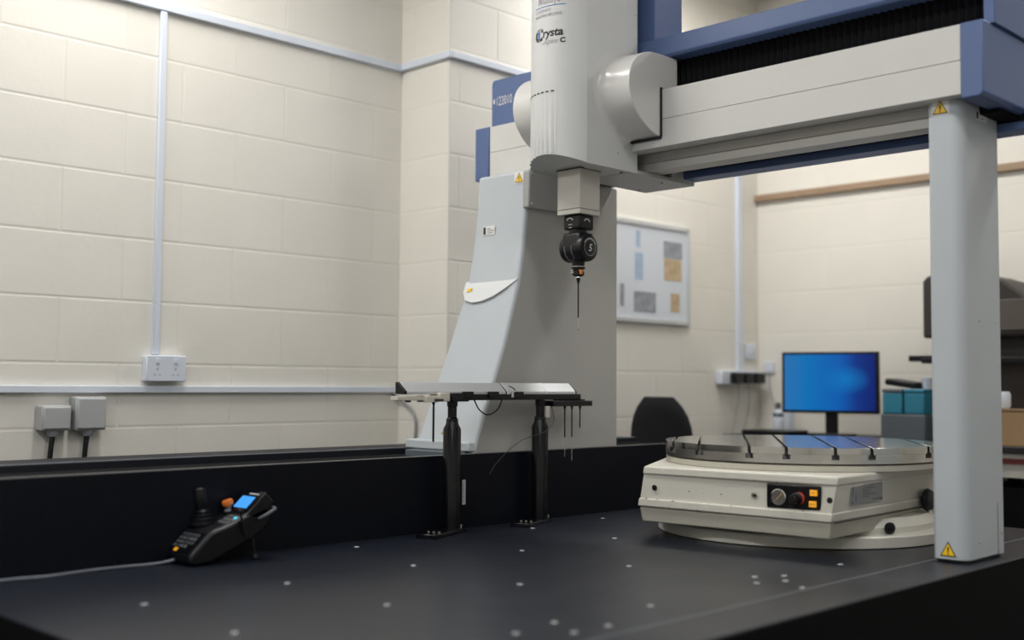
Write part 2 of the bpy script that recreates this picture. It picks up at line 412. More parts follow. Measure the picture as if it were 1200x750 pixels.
capL = obj('end_cap', box(B(), -3.161, -3.0865, 2.976, 3.5, 1.890, 2.092), M_blue, br, .004)
capR = obj('end_cap', prism(B(), [(-1.276, 2.091), (-1.215, 2.091), (-1.215, 1.896), (-1.226, 1.886), (-1.276, 1.886)], 'y', 2.975, 3.55), M_blue, br, .004, 2)
# bellows and the blue frame over the beam
bm = B(); pts = []; n = 150
for i in range(n+1):
    x = -2.98 + (1.735)*i/n; pts.append((x, 3.090 if i % 2 else 3.102))
poly = pts + [(-1.245, 3.17), (-2.98, 3.17)]
prism(bm, poly, 'z', 2.088, 2.235)
obj('bellows', bm, M_bellows, br, smooth=False)
obj('top_cover_bar', prism(B(), [(3.03, 2.222), (3.038, 2.213), (3.30, 2.213), (3.30, 2.283), (3.03, 2.283)], 'x', -2.9, -1.206), M_blue, br, .003)
ep = [(-3.125, 2.10), (-2.86, 2.10), (-2.86, 2.283), (-3.113, 2.283), (-3.122, 2.279), (-3.125, 2.268)]
pnl = obj('end_panel', prism(B(), ep, 'y', 3.028, 3.06), M_blue, br, .002)
bm = text_bm('122010', .049, lambda a, b: (-3.102+a*(1+0*b), 3.0268, 2.182+b), bold=-.0002, sx=.60)
obj('lettering', bm, M_white, pnl)
for sg, cx in ((-1, -3.112), (1, -2.942)):
    bm = B()
    bm.faces.new([bm.verts.new((cx+sg*a, 3.0268, 2.200+b)) for a, b in ((-.003, -.012), (.006, 0), (-.003, .012), (-.005, .006), (-.005, -.006))])
    obj('arrow_mark', bm, M_white, pnl)
obj('rear_end_panel', box(B(), -3.125, -3.09, 3.06, 3.5, 2.10, 2.28), M_blue, br, .002)
obj('right_end_panel', box(B(), -1.236, -1.206, 3.034, 3.52, 2.092, 2.60), M_blue, br, .002)
obj('upper_frame_bar', box(B(), -3.09, -1.24, 3.31, 3.38, 2.093, 2.16), M_black, br, .002)
# right column: rounded front corners, air pad below
cp = []
for a in range(0, 91, 15):
    t = math.radians(a); cp.append((-1.295-.034+.034*math.sin(t), 3.019+.034-.034*math.cos(t)))
colp = [(-1.389, 3.262), (-1.389, 3.026), (-1.383, 3.019)] + cp + [(-1.295, 3.262)]
clm = obj('bridge_column', prism(B(), colp, 'z', .657, 1.904), M_grey, br, .003)
obj('air_pad', box(B(), -1.382, -1.302, 3.03, 3.25, .6505, .6575), M_black, br)
obj('column_rear_strip', box(B(), -1.297, -1.2943, 3.2215, 3.257, .658, .775), M_grey, clm, .0005)
obj('strip_gap', box(B(), -1.297, -1.2945, 3.2195, 3.2215, .658, .80), M_dark, clm)
for y, z in ((3.097, .703), (3.24, .716), (3.114, 1.30), (3.223, 1.30)):
    obj('screw', lathe(B(), [(.004, 0), (.004, .002), (.002, .0035)], (-1.295 if z > 1 or y < 3.2 else -1.2935, y, z), UX, 12), M_chrome, clm)
tri_sign(clm, (-1.352, 3.019, 1.866), UX, UZ, .040)
tri_sign(clm, (-1.347, 3.019, .668), UX, UZ, .040, False)
lb = quad_label('serial_label', clm, (-1.2946, 3.115, 1.858), UY, UZ, .075, .026, M_white, .0006)
lines('label_print', lb, (-1.294, 3.115, 1.858), UY, UZ, [(.002, .003, .016, .023), (.03, .017, .055, .019), (.03, .006, .05, .008)], M_brown, .0004)

# ------------------------------------------------------------------ spindle carriage
ca = thing('spindle_carriage', 'tall pale grey vertical spindle housing with rounded drum covers sliding on the gantry beam', 'spindle carriage', (-2.52, 2.9, 1.83))
XC, WN, SN, YT = -2.518, .121, .077, 2.75
RN = (WN*WN+SN*SN)/2/SN
def nose(x): return YT-(math.sqrt(max(RN*RN-(x-XC)**2, 0))-(RN-SN))
NX = [XC-WN+2*WN*i/24 for i in range(25)]
def section(z, groove=0, lift=0):
    pts = []
    for i, x in enumerate(NX):
        g = 0
        pts.append((x, nose(x), z + (lift*math.sin(math.pi*i/24) if lift else 0)))
    pts += [(-2.397, 3.008, z), (-2.639, 3.008, z)]
    return pts
tw = obj('spindle_cover', loft(B(), [section(2.068), section(3.05)]), mat('spindle_grey_white', (.575, .585, .585), .4, bump=.15, bscale=700, var=.02), ca, 0, sharp=18)
# fluted lower cover: shallow vertical flutes below the row of vent slots
def fl_sec(z, amp, lift):
    pts = []; n = 96
    for i in range(n+1):
        x = XC-WN+2*WN*i/n
        u_ = i/n*12; g = amp*abs(math.sin(math.pi*u_)) if .3 < u_ < 8.5 else amp*.5
        pts.append((x, nose(x)-g+amp*.5, z+lift*math.sin(math.pi*i/n)**.8))
    return pts + [(-2.397, 3.008, z), (-2.639, 3.008, z)]
fl = obj('fluted_cover', loft(B(), [fl_sec(1.831, .008, .030), fl_sec(1.90, .003, .012), fl_sec(2.04, .0008, 0), fl_sec(2.068, 0, 0)]), MATS['spindle_grey_white'], ca, 0, sharp=18)
for k_ in range(8):                                                       # vent slots at the top of the flutes
    x = XC-WN+2*WN*(k_+.75)/12
    dx, dy = 1, (nose(x+.002)-nose(x-.002))/.004
    l = math.hypot(dx, dy); dx, dy = dx/l, dy/l
    P = Vector((x, nose(x)-.0004, 2.066)); T = Vector((dx, dy, 0)); N = Vector((dy, -dx, 0))
    Xm = Matrix((T, -N, UZ)).transposed().to_4x4(); Xm.translation = P
    obj('vent_slot', box(B(), -.0055, .0055, -.001, .003, -.002, .002, Xm), M_dark, fl)
obj('panel_seam', box(B(), -2.399, -2.3963, 2.944, 2.9465, 2.20, 3.04), mat('seam_light', (.72, .73, .73), .4), tw)
for z in (2.37,):
    obj('screw', lathe(B(), [(.003, 0), (.002, .003)], (-2.396, 2.995, z), UX, 10), M_chrome, tw)
obj('rear_blue_post', box(B(), -2.64, -2.352, 3.045, 3.2, 2.286, 3.05), M_blue, ca, .003)
# drum covers
dp = [(2.980, 1.934), (2.950, 1.9375), (2.910, 1.953), (2.862, 1.985), (2.826, 2.030), (2.813, 2.086), (2.828, 2.146), (2.872, 2.188), (2.930, 2.206), (2.99, 2.209)]
dps = [(p.x, p.y) for p in smooth_path([(a, b, 0) for a, b in dp], 5)]
dpoly = dps + [(3.069, 2.209), (3.069, 2.094), (2.977, 2.094)]
def drum(name, xs, fl_):
    rings = []
    for x, s in zip(xs, fl_):
        r = []
        for y, z in dpoly:
            cy, cz = 2.977, 2.07
            if y < 2.96 or (z > 2.15 and y < 3.06): r.append((x, cy+(y-cy)*s, cz+(z-cz)*s))
            else: r.append((x, y, z))
        rings.append(r)
    return obj(name, loft(B(), rings), M_drum, ca, .007, 3)
drum('drum_cover', [-2.398, -2.392, -2.383, -2.37, -2.35, -2.31, -2.275], [1.22, 1.12, 1.06, 1.03, 1.01, 1, 1])
drum('drum_cover', [-2.80, -2.77, -2.70, -2.65], [1, 1, 1, 1])
obj('cover_gap', prism(B(), [(2.972, 1.932), (2.982, 1.932), (2.982, 2.096), (2.972, 2.096)], 'x', -2.277, -2.2705), M_dark, ca)
obj('cover_gap', box(B(), -2.405, -2.273, 2.972, 2.983, 1.926, 1.9335), M_dark, ca)
# carriage body under the beam
obj('carriage_block', prism(B(), [(2.80, 1.838), (2.977, 1.838), (2.977, 1.935), (2.90, 1.96), (2.80, 2.0)], 'x', -2.62, -2.3985), MATS['spindle_grey_white'], ca, .002)
pl = obj('carriage_plate', prism(B(), [(2.97, 1.829), (3.335, 1.829), (3.335, 1.915), (3.20, 1.905), (3.20, 1.842), (2.985, 1.842), (2.985, 1.896), (2.97, 1.896)], 'x', -2.62, -2.398), mat('carriage_plate_grey', (.43, .43, .42), .42, bump=.1, bscale=600), ca, .0015)
for x, y in ((-2.42, 2.95), (-2.59, 3.26), (-2.44, 3.2)):
    obj('bolt_hole', lathe(B(), [(.005, 0), (.005, .002)], (x, y, 1.8275), UZ, 12), M_dark, pl)
obj('screw', lathe(B(), [(.004, 0), (.002, .003)], (-2.397, 2.905, 1.885), UX, 10), M_chrome, ca)
obj('quill_collar', box(B(), -2.5705, -2.4655, 2.7945, 2.8995, 1.829, 1.8335), M_dark, ca)
ql = obj('quill', box(B(), -2.568, -2.468, 2.797, 2.897, 1.698, 1.90), M_quill, ca, .0015)
obj('quill_end', box(B(), -2.568, -2.468, 2.797, 2.897, 1.681, 1.6965), M_quill, ql, .001)
# lettering wrapped round the housing front
def wrap(x0, z0):
    return lambda a, b: (x0+a, nose(x0+a)-.0006, z0+b)
obj('lettering', text_bm('rysta', .037, wrap(-2.523, 2.247), bold=.0011, shear=.12, sx=1.0), M_dark, tw)
obj('lettering', text_bm('C', .054, wrap(-2.562, 2.238), bold=.0024, shear=.1, sx=1.0), M_dark, tw)
obj('lettering_inner', text_bm('0', .034, wrap(-2.546, 2.2455), bold=.003, shear=.12, sx=.55), M_lblue, tw)
obj('lettering', text_bm('-Apex', .025, wrap(-2.528, 2.222), shear=.3, sx=1.0), M_greyp, tw)
obj('lettering', text_bm('C', .022, wrap(-2.459, 2.2225), bold=.001, sx=1.0), M_dark, tw)
obj('lettering', text_bm('COORDINATE', .0150, wrap(-2.560, 2.3300), bold=.0001, sx=.72), M_greyp, tw)
obj('lettering', text_bm('MEASURING MACHINE', .0150, wrap(-2.560, 2.3140), bold=.0001, sx=.70), M_greyp, tw)
obj('lettering', text_bm('Mitutoyo', .040, wrap(-2.545, 2.357), bold=.0006, sx=.60), M_greyp, tw)
bm = B(); a = []; b = []
for i in range(13):
    x = -2.560+.118*i/12; a.append(bm.verts.new((x, nose(x)-.0006, 2.3465))); b.append(bm.verts.new((x, nose(x)-.0006, 2.3493)))
for i in range(12): bm.faces.new([a[i], a[i+1], b[i+1], b[i]])
obj('blue_underline', bm, M_lblue, tw)

# ------------------------------------------------------------------ probe head and stylus
QX, QY = -2.518, 2.847
ph = thing('touch_probe', 'black articulating touch probe head with thin stylus hanging under the square quill', 'probe', (QX, QY, 1.298))
pb = obj('mount_block', box(B(), QX-.037, QX+.037, QY-.037, QY+.037, 1.632, 1.6805), M_black, ph, .007, 3)
def arcmarks(cx, cz, r, a0, a1, n, y, w_=.004):
    bm = B()
    for i in range(n):
        t0 = math.radians(a0+(a1-a0)*i/n); t1 = math.radians(a0+(a1-a0)*(i+.7)/n)
        q = [(cx+rr*math.cos(t), y, cz+rr*math.sin(t)) for rr, t in ((r, t0), (r, t1), (r+w_, t1), (r+w_, t0))]
        bm.faces.new([bm.verts.new(p) for p in q])
    return bm
obj('print', arcmarks(QX-.006, 1.655, .013, 30, 150, 7, QY-.0375), M_white, pb)
lines('print', pb, (QX-.012, QY-.037, 1.637), UX, UZ, [(0, .010, .016, .012), (.002, 0, .014, .002)], M_greyl, .0006)
bm = arcmarks(0, 1.652, .013, 25, 155, 7, 0)
for v in bm.verts: v.co = Vector((QX+.0375, QY+v.co.x, v.co.z))
obj('print', bm, M_white, pb)
obj('neck', lathe(B(), [(.030, 1.612), (.032, 1.618), (.032, 1.634)], (QX, QY, 0)), M_black, ph)
obj('knuckle_yoke', prism(B(), [(QY-.035, 1.622), (QY+.035, 1.622), (QY+.044, 1.585), (QY+.044, 1.565), (QY-.044, 1.565), (QY-.044, 1.585)], 'x', QX-.040, QX+.036), M_black, ph, .008, 3)
kz = 1.571
k1 = obj('knuckle_disc', lathe(B(), [(.036, 0), (.043, .004), (.045, .010), (.045, .022), (.043, .026)], (QX-.052, QY, kz), UX, 40), M_black, ph)
k2 = obj('knuckle_disc', lathe(B(), [(.041, 0), (.044, .003), (.044, .024), (.041, .027)], (QX-.024, QY, kz), UX, 40), M_black, ph)
k3 = obj('knuckle_disc', lathe(B(), [(.042, 0), (.046, .004), (.046, .034), (.043, .041), (.034, .045)], (QX+.006, QY, kz), UX, 40), M_black, ph)
for dx in (-.0255, .0045):
    obj('silver_ring', lathe(B(), [(.0425, 0), (.0448, .0004), (.0448, .0014), (.0425, .002)], (QX+dx, QY, kz), UX, 40), M_greyp, ph)
bm = B()
n = 32
for i in range(n):
    t0, t1 = i*2*math.pi/n, (i+1)*2*math.pi/n
    bm.faces.new([bm.verts.new((QX+.0513, QY+r*math.cos(t), kz+r*math.sin(t))) for r, t in ((.0265, t0), (.0265, t1), (.0277, t1), (.0277, t0))])
for i in range(9):
    t0 = math.radians(25+130*i/9); t1 = math.radians(25+130*(i+.7)/9)
    bm.faces.new([bm.verts.new((QX+.0513, QY+r*math.cos(t), kz+r*math.sin(t))) for r, t in ((.0285, t0), (.0285, t1), (.0325, t1), (.0325, t0))])
obj('dial_ring', bm, M_greyl, k3)
obj('lettering', text_bm('5', .034, lambda a, b: (QX+.0515, QY-.009+a, kz-.012+b), shear=.25), M_white, k3)
obj('probe_body', lathe(B(), [(.014, 1.478), (.020, 1.482), (.020, 1.493), (.017, 1.495), (.017, 1.500), (.023, 1.503), (.0235, 1.510), (.021, 1.512), (.022, 1.528), (.028, 1.54)], (QX, QY, 0)), M_black, ph)
obj('silver_ring', lathe(B(), [(.020, 1.5085), (.0242, 1.509), (.0242, 1.5105), (.02, 1.511)], (QX, QY, 0)), M_chrome, ph)
obj('silver_ring', lathe(B(), [(.010, 1.4725), (.0115, 1.473), (.0115, 1.4755), (.010, 1.478)], (QX, QY, 0), n=20), M_chrome, ph)
obj('orange_tab', box(B(), QX+.010, QX+.020, QY-.012, QY-.001, 1.484, 1.499), M_orange, ph, .001)
obj('white_tab', box(B(), QX-.018, QX-.004, QY-.0195, QY-.010, 1.489, 1.492), M_greyl, ph)
obj('white_tab', box(B(), QX-.018, QX-.006, QY-.0205, QY-.010, 1.496, 1.499), M_greyl, ph)
st = obj('stylus', lathe(B(), [(.0017, 1.340), (.0022, 1.342), (.0024, 1.452), (.0065, 1.466), (.0075, 1.473)], (QX, QY, 0), n=16), M_black, ph)
obj('stylus_tip', lathe(B(), [(.0007, 1.302), (.0008, 1.330), (.0012, 1.341)], (QX, QY, 0), n=12), M_chrome, st)
obj('ruby_ball', lathe(B(), [(.0002, 1.2985), (.0014, 1.2995), (.0018, 1.301), (.0014, 1.3025), (.0002, 1.3035)], (QX, QY, 0), n=12), mat('dark_ruby', (.12, .01, .02), .1), st)

# ------------------------------------------------------------------ rotary table
TC = Vector((-1.972, 3.325, 0)); TR = .436
rt_ = thing('rotary_table', 'cream rotary table with slotted steel turntable and small black control panel, on the granite', 'rotary table', (TC.x, TC.y, G))
obj('base_disc', lathe(B(), [(.455, G+.0005), (.462, G+.003), (.462, .682), (.458, .686), (.40, .688)], (-1.988, 3.348, 0), n=96), M_tt, rt_)
obj('pedestal', lathe(B(), [(.42, .686), (.42, .705), (.40, .73)], (-1.988, 3.348, 0), n=72), M_tt, rt_)
kd = (Vector((-1.600, 3.05, .70))-Vector((-2.015, 3.335, .70))).normalized()
def poly_at(z, e=0):
    """outline of the housing; corners run in from the skirt to the top"""
    t = (z-.745)/.125
    A = Vector((-2.232+.036*t, 2.806-.016*t)); Bq = Vector((-1.600+.015*t, 2.850+.017*t))
    R1 = Vector((-1.640+.012*t, 3.72)); R2 = Vector((-1.80, 3.86)); L2 = Vector((-2.22, 3.84)); L1 = Vector((-2.43, 3.55)); L0 = Vector((-2.43, 3.22))
    P = [A, Bq, R1, R2, L2, L1, L0]
    c = sum(P, Vector((0, 0)))/len(P)
    return [(p+(p-c).normalized()*e).to_tuple() for p in P]
def slab(bm, z0, z1, e0, e1):
    return loft(bm, [[(x, y, z0) for x, y in poly_at(z0, e0)], [(x, y, z1) for x, y in poly_at(z1, e1)]])
bz = [[(x, y, .698) for x, y in poly_at(.745, -.016)], [(x, y, .744) for x, y in poly_at(.745, -.006)]]
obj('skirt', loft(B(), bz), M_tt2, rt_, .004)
obj('housing', slab(B(), .745, .869, -.003, -.003), M_tt, rt_, .002)
lip1 = obj('lower_lip', slab(B(), .746, .771, .002, .002), M_tt, rt_, .004, 3)
lip2 = obj('top_cover', slab(B(), .845, .871, .002, .001), M_tt, rt_, .006, 3)
# front face frame: t along, n outward
FA = Vector((-2.216, 2.798, 0)); FB = Vector((-1.5925, 2.8585, 0)); ft = (FB-FA).normalized(); fn = Vector((ft.y, -ft.x, 0))
def F(s, z, h=0): return FA + ft*s + fn*h + Vector((0, 0, z))
XF = Matrix((ft, -fn, UZ)).transposed().to_4x4(); XF.translation = FA
FH = -.0035
def fbox(s0, s1, z0, z1, h0, h1): return box(B(), s0, s1, -h1, -h0, z0, z1, XF)
pn = obj('control_panel', fbox(.424, .588, .774, .8425, FH-.004, FH+.0045), M_gloss, rt_, .004, 3)
g = obj('gauge', lathe(B(), [(.023, 0), (.023, .006), (.0205, .0065), (.0195, .004)], F(.463, .806, FH+.004), fn, 32), M_chrome, pn)
obj('gauge_face', lathe(B(), [(.0195, 0), (.0195, .0048)], F(.463, .806, FH+.004), fn, 28), mat('gauge_grey', (.10, .10, .10), .4), pn)
bm = B()
for i in range(9):
    t = math.radians(-40+260*i/8)
    for rr0, rr1, ww in ((.013, .017, .0007),):
        c, s = math.cos(t), math.sin(t)
        q = [F(.463+c*r-s*w2, .806+s*r+c*w2, FH+.0095) for r, w2 in ((rr0, -ww), (rr1, -ww), (rr1, ww), (rr0, ww))]
        bm.faces.new([bm.verts.new(p) for p in q])
q = [F(.463+a, .806+b, FH+.0097) for a, b in ((-.009, -.009), (-.007, -.0105), (.012, .010), (.010, .012))]
bm.faces.new([bm.verts.new(p) for p in q])
obj('gauge_needle', bm, mat('needle_ochre', (.45, .28, .08), .5), pn)
obj('knob_ring', lathe(B(), [(.0175, 0), (.0175, .007), (.015, .008)], F(.524, .806, FH+.004), fn, 28), M_red, pn)
obj('knob', lathe(B(), [(.019, 0), (.018, .01), (.0135, .012), (.0125, .034), (.010, .037)], F(.519, .805, FH+.004), fn, 28), M_black, pn)
for s_, z_, tx in ((.5575, .8155, 'CLAMP'), (.5545, .7845, 'RELEASE')):
    b_ = obj('push_button', fbox(s_, s_+.021, z_, z_+.0165, FH+.004, FH+.010), M_obut, pn, .001)
    obj('lettering', text_bm(tx, .0055, lambda a, b, s_=s_, z_=z_: F(s_+.0105+a, z_+.0065+b, FH+.0104), sx=.75, align='CENTER'), M_dark, b_)
for s_, m_ in ((.048, M_black), (.384, M_steel), (.618, M_black)):
    hx = obj('screw_hole', lathe(B(), [(.0085, 0), (.0085, .003), (.006, .0035)], F(s_ if s_ < .6 else .612, .806, FH-.001), fn, 18), m_, rt_)
    if m_ is M_steel: obj('hole_dark', lathe(B(), [(.0045, 0), (.0045, .0042)], F(s_+.002, .805, FH-.001), fn, 14), M_black, hx)
bm = B()                                                                   # chips along the lips
for i in range(26):
    s_ = random.choice([random.uniform(.0, .25), random.uniform(0, .6)]); z_ = random.choice([.747, .770, .846, .770, .8]) + random.uniform(-.001, .002)
    l = random.uniform(.002, .009); h_ = random.uniform(.001, .0032)
    hh = .0024 if z_ < .772 or z_ > .845 else FH+.0008
    bm2 = [bm.verts.new(F(s_+a*l, z_+b*h_, hh)) for a, b in ((0, 0), (.6, -.4), (1, .1), (.7, .9), (.2, .6))]
    bm.faces.new(bm2)
ch = obj('paint_chips', bm, M_chip, rt_, smooth=False); ch['kind'] = 'stuff'
# right side: data plate and handles
SB = Vector((-1.5925, 2.8585, 0)); s2 = (Vector((-1.634, 3.72, 0))-SB).normalized(); sn = Vector((s2.y, -s2.x, 0))
def S(a, z, h=0): return SB + s2*a + sn*h + Vector((0, 0, z))
dpn = quad_label('data_plate', rt_, S(.098, .788, -.002), s2, UZ, .205, .064, M_label, .0035)
rr = [(.012, .02, .014, .05), (.03, .008, .032, .03)] + [(.075, .052-.006*i, .075+random.uniform(.03, .09), .0535-.006*i) for i in range(7)] + [(.15, .050, .185, .052), (.14, .006, .198, .008)]
lines('plate_print', dpn, S(.098, .788, .0015), s2, UZ, rr, M_dark, .0005)
for a, z in ((.106, .794), (.295, .794), (.106, .846), (.295, .846)):
    obj('rivet', lathe(B(), [(.003, 0), (.002, .0015)], S(a, z, .0015), sn, 10), M_dark, dpn)
obj('side_knob', lathe(B(), [(.012, 0), (.012, .008), (.033, .011), (.036, .018), (.030, .030), (.012, .034)], S(.60, .768, -.003), sn, 32), M_black, rt_)
obj('side_seam', box(B(), 0, .85, -.0025, .001, .7435, .7465, Matrix((s2, -sn, UZ)).transposed().to_4x4() if False else (lambda: (lambda M_: (setattr(M_, 'translation', SB), M_)[1])(Matrix((s2, -sn, UZ)).transposed().to_4x4()))()), M_chip, rt_)
pk = Vector((-1.988, 3.348, .697))
for ang, r_ in ((-23, .017), (-36, .008)):
    dd = Vector((math.cos(math.radians(ang)), math.sin(math.radians(ang)), 0))
    obj('pedestal_knob', lathe(B(), [(.4*r_, 0), (r_, .01), (r_, .018), (.6*r_, .022)], pk+dd*.415+Vector((0, 0, .008)), dd, 20), M_black, rt_)
# turntable: base, then two layers of strips that leave T-slots between them
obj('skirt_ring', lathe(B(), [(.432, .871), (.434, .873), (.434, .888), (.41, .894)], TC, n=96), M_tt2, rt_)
td = obj('turntable', lathe(B(), [(.42, .893), (TR, .8945), (TR, .906), (.42, .9062)], TC, n=128), M_steel, rt_)
ang = math.radians(-55.5); du_ = Vector((math.cos(ang), math.sin(ang), 0)); dv_ = Vector((-du_.y, du_.x, 0))
slots = [-.405, -.322, -.174, -.069, .069, .174, .355]
def strip(v0, v1, z0, z1, r=TR):
    pts = []
    n = 14
    for i in range(n+1):
        v = v0+(v1-v0)*i/n; pts.append((math.sqrt(max(r*r-v*v, 0)), v))
    for i in range(n+1):
        v = v1+(v0-v1)*i/n; pts.append((-math.sqrt(max(r*r-v*v, 0)), v))
    bm = B(); cc = []
    for a, b in pts:
        p = TC+du_*a+dv_*b
        if not cc or (Vector(cc[-1])-Vector((p.x, p.y))).length > 1e-5: cc.append((p.x, p.y))
    return prism(bm, cc, 'z', z0, z1)
for hw, z0, z1, nm in ((.0110, .906, .9205, 'slot_layer'), (.0045, .9205, .9405, 'plate_strip')):
    ed = [-TR+.0005]+[q for s_ in slots for q in (s_-hw, s_+hw)]+[TR-.0005]
    for i in range(0, len(ed), 2):
        if ed[i+1]-ed[i] > .003:
            obj(nm, strip(ed[i], ed[i+1], z0, z1), M_plate if nm == 'plate_strip' else M_steel, td, .0006 if nm == 'plate_strip' else 0, 1)
obj('slot_core', lathe(B(), [(TR-.004, .9063), (TR-.004, .9068)], TC, n=96), M_dark, td)
for r_ in (.12, .24, .35):                                                 # scribed rings
    bm = B(); n = 96
    for i in range(n):
        t0, t1 = i*2*math.pi/n, (i+1)*2*math.pi/n
        bm.faces.new([bm.verts.new((TC.x+q*math.cos(t), TC.y+q*math.sin(t), .94065)) for q, t in ((r_, t0), (r_, t1), (r_+.0012, t1), (r_+.0012, t0))])
    obj('scribed_ring', bm, M_greyp, td)

# ------------------------------------------------------------------ probe changing rack
RX = -2.70
rk = thing('probe_change_rack', 'low silver and black probe changing rack on two black posts at the rail foot', 'probe rack', (RX, 2.65, G))
cov = [(RX-.020, 1.085), (RX-.020, 1.122), (RX-.014, 1.1225), (RX+.018, 1.0935), (RX+.018, 1.085)]
for y0, y1, nm in ((2.248, 2.674, 'sloping_cover'), (2.682, 3.020, 'sloping_cover')):
    obj(nm, prism(B(), cov, 'x', 0, 1) if False else prism(B(), [(a, b) for a, b in cov], 'y', y0, y1), M_alu, rk, .001)
for y0, y1 in ((2.236, 2.248), (2.674, 2.677), (3.020, 3.024)):
    obj('cover_end', prism(B(), [(a+(.002 if a > RX else -.002), b+.001) for a, b in cov], 'y', y0, y1), M_black, rk, .001)
obj('cover_joint', prism(B(), [(a+(.0015 if a > RX else -.0015), b+.0012) for a, b in cov], 'y', 2.868, 2.874), M_white, rk)
obj('rack_beam', box(B(), RX-.02, RX+.022, 2.42, 3.045, 1.066, 1.085), M_black, rk, .002)
obj('rack_clamp', box(B(), RX-.026, RX+.028, 2.425, 2.50, 1.062, 1.089), M_black, rk, .003)
for y0, y1 in ((2.478, 2.518), (2.59, 2.632), (2.70, 2.748)):
    obj('port_block', box(B(), RX+.0, RX+.030, y0, y1, 1.074, 1.094), M_black, rk, .002)
obj('white_end_bar', box(B(), RX-.016, RX+.016, 2.214, 2.43, 1.0665, 1.0795), M_ivory, rk, .002)
obj('ivory_port', box(B(), RX-.018, RX+.030, 2.318, 2.368, 1.061, 1.081), M_ivory, rk, .002)
obj('ivory_port', box(B(), RX-.018, RX+.030, 2.372, 2.416, 1.063, 1.090), M_ivory, rk, .003)
obj('port_slot', box(B(), RX+.0, RX+.033, 2.350, 2.385, 1.0630, 1.0715), M_brown, rk, .001)
obj('small_foot', box(B(), RX-.005, RX+.012, 2.260, 2.270, 1.061, 1.067), M_black, rk)
obj('rear_port_plate', box(B(), RX-.02, RX+.028, 2.895, 3.10, 1.043, 1.062), M_black, rk, .002)
obj('rear_port_cover', box(B(), RX-.018, RX+.02, 2.94, 3.07, 1.062, 1.068), M_gloss, rk, .003)
obj('index_tag', prism(B(), [(2.678, 1.082), (2.690, 1.082), (2.688, 1.095), (2.684, 1.116), (2.678, 1.116)], 'x', RX+.0195, RX+.021), M_white, rk)
bm = B()
for y, z in ((2.681, 1.113), (2.686, 1.109), (2.682, 1.103), (2.687, 1.098), (2.682, 1.092), (2.688, 1.087)): box(bm, RX+.0205, RX+.0218, y-.0014, y+.0014, z-.0014, z+.0014)
obj('tag_dots', bm, M_dark, rk)
obj('lever', tube(B(), [(RX+.02, 2.69, 1.112), (RX+.025, 2.708, 1.10), (RX+.025, 2.716, 1.082)], .0018), M_black, rk)
obj('clamp_barrel', lathe(B(), [(.010, 0), (.010, .022)], (RX+.02, 2.705, 1.075), UZ, 16), M_steel, rk)
Rm = Matrix.Rotation(math.radians(21.5), 4, 'Z')
for k_, (px_, py_) in enumerate(((RX, 2.452), (RX-.004, 2.862))):
    T = Matrix.Translation((px_, py_, 0)) @ Rm
    f_ = obj('foot_plate', box(B(), -.034, .034, -.175, .045, G+.0003, G+.014, T), M_gloss, rk, .002)
    for dx in (-.018, 0, .018):
        p = T @ Vector((dx, -.12, 0)); obj('foot_bolt', lathe(B(), [(.0045, G+.013), (.0045, G+.0175), (.003, G+.018)], (p.x, p.y, 0), n=12), M_steel, f_)
    p = T @ Vector((.02, .028, 0)); obj('foot_bolt', lathe(B(), [(.004, G+.013), (.004, G+.022), (.003, G+.023)], (p.x, p.y, 0), n=12), M_chrome, f_)
    obj('post', lathe(B(), [(.0285, G+.0135), (.0285, .975), (.020, .992), (.0185, 1.008), (.0145, 1.012)], (px_, py_, 0), n=32), M_gloss, rk)
    obj('post_neck', lathe(B(), [(.0145, 1.010), (.0145, 1.045), (.017, 1.048), (.017, 1.067)], (px_, py_, 0), n=28), M_black, rk)
obj('neck_sleeve', box(B(), RX+.010, RX+.020, 2.868, 2.888, 1.004, 1.044), M_quill, rk, .003)
# scale label along the front post and a slim strip painting the post's highlight
cd = Vector((.55, .835, 0)).normalized()
pp = Vector((RX, 2.452, 0)) + Vector((.80, .60, 0))*.0288
lb = quad_label('scale_label', rk, (RX+.024, 2.476, .737), Vector((-.05, 1, 0)).normalized(), UZ, .014, .078, M_greyl, .001)
bm = text_bm('RACK SCALE', .008, lambda a, b: (RX+.0255, 2.487-b, .744+a), sx=1.1)
bpy.data.objects  # (lettering below)
lines('label_ticks', lb, (RX+.0253, 2.476, .737), Vector((-.05, 1, 0)).normalized(), UZ, [(.003, .008+.008*i, .006, .011+.008*i) for i in range(8)], M_dark, .0005)
bm.free()
quad_label('post_highlight', rk, (RX+.0268, 2.455, .885), Vector((-.2, 1, 0)).normalized(), UZ, .005, .045, M_greyl, .001)
obj('loop_cable', tube(B(), [(RX+.02, 2.528, 1.068), (RX+.022, 2.55, 1.035), (RX+.022, 2.59, 1.019), (RX+.022, 2.632, 1.036), (RX+.02, 2.655, 1.068)], .0022), M_black, rk)
obj('thin_wire', tube(B(), [(RX+.01, 2.905, 1.045), (RX+.03, 2.893, .99), (RX+.03, 2.84, .955), (RX+.01, 2.75, .928), (-2.735, 2.69, .86), (-2.742, 2.66, .82)], .0012), mat('thin_wire_grey', (.02, .02, .022), .4), rk)
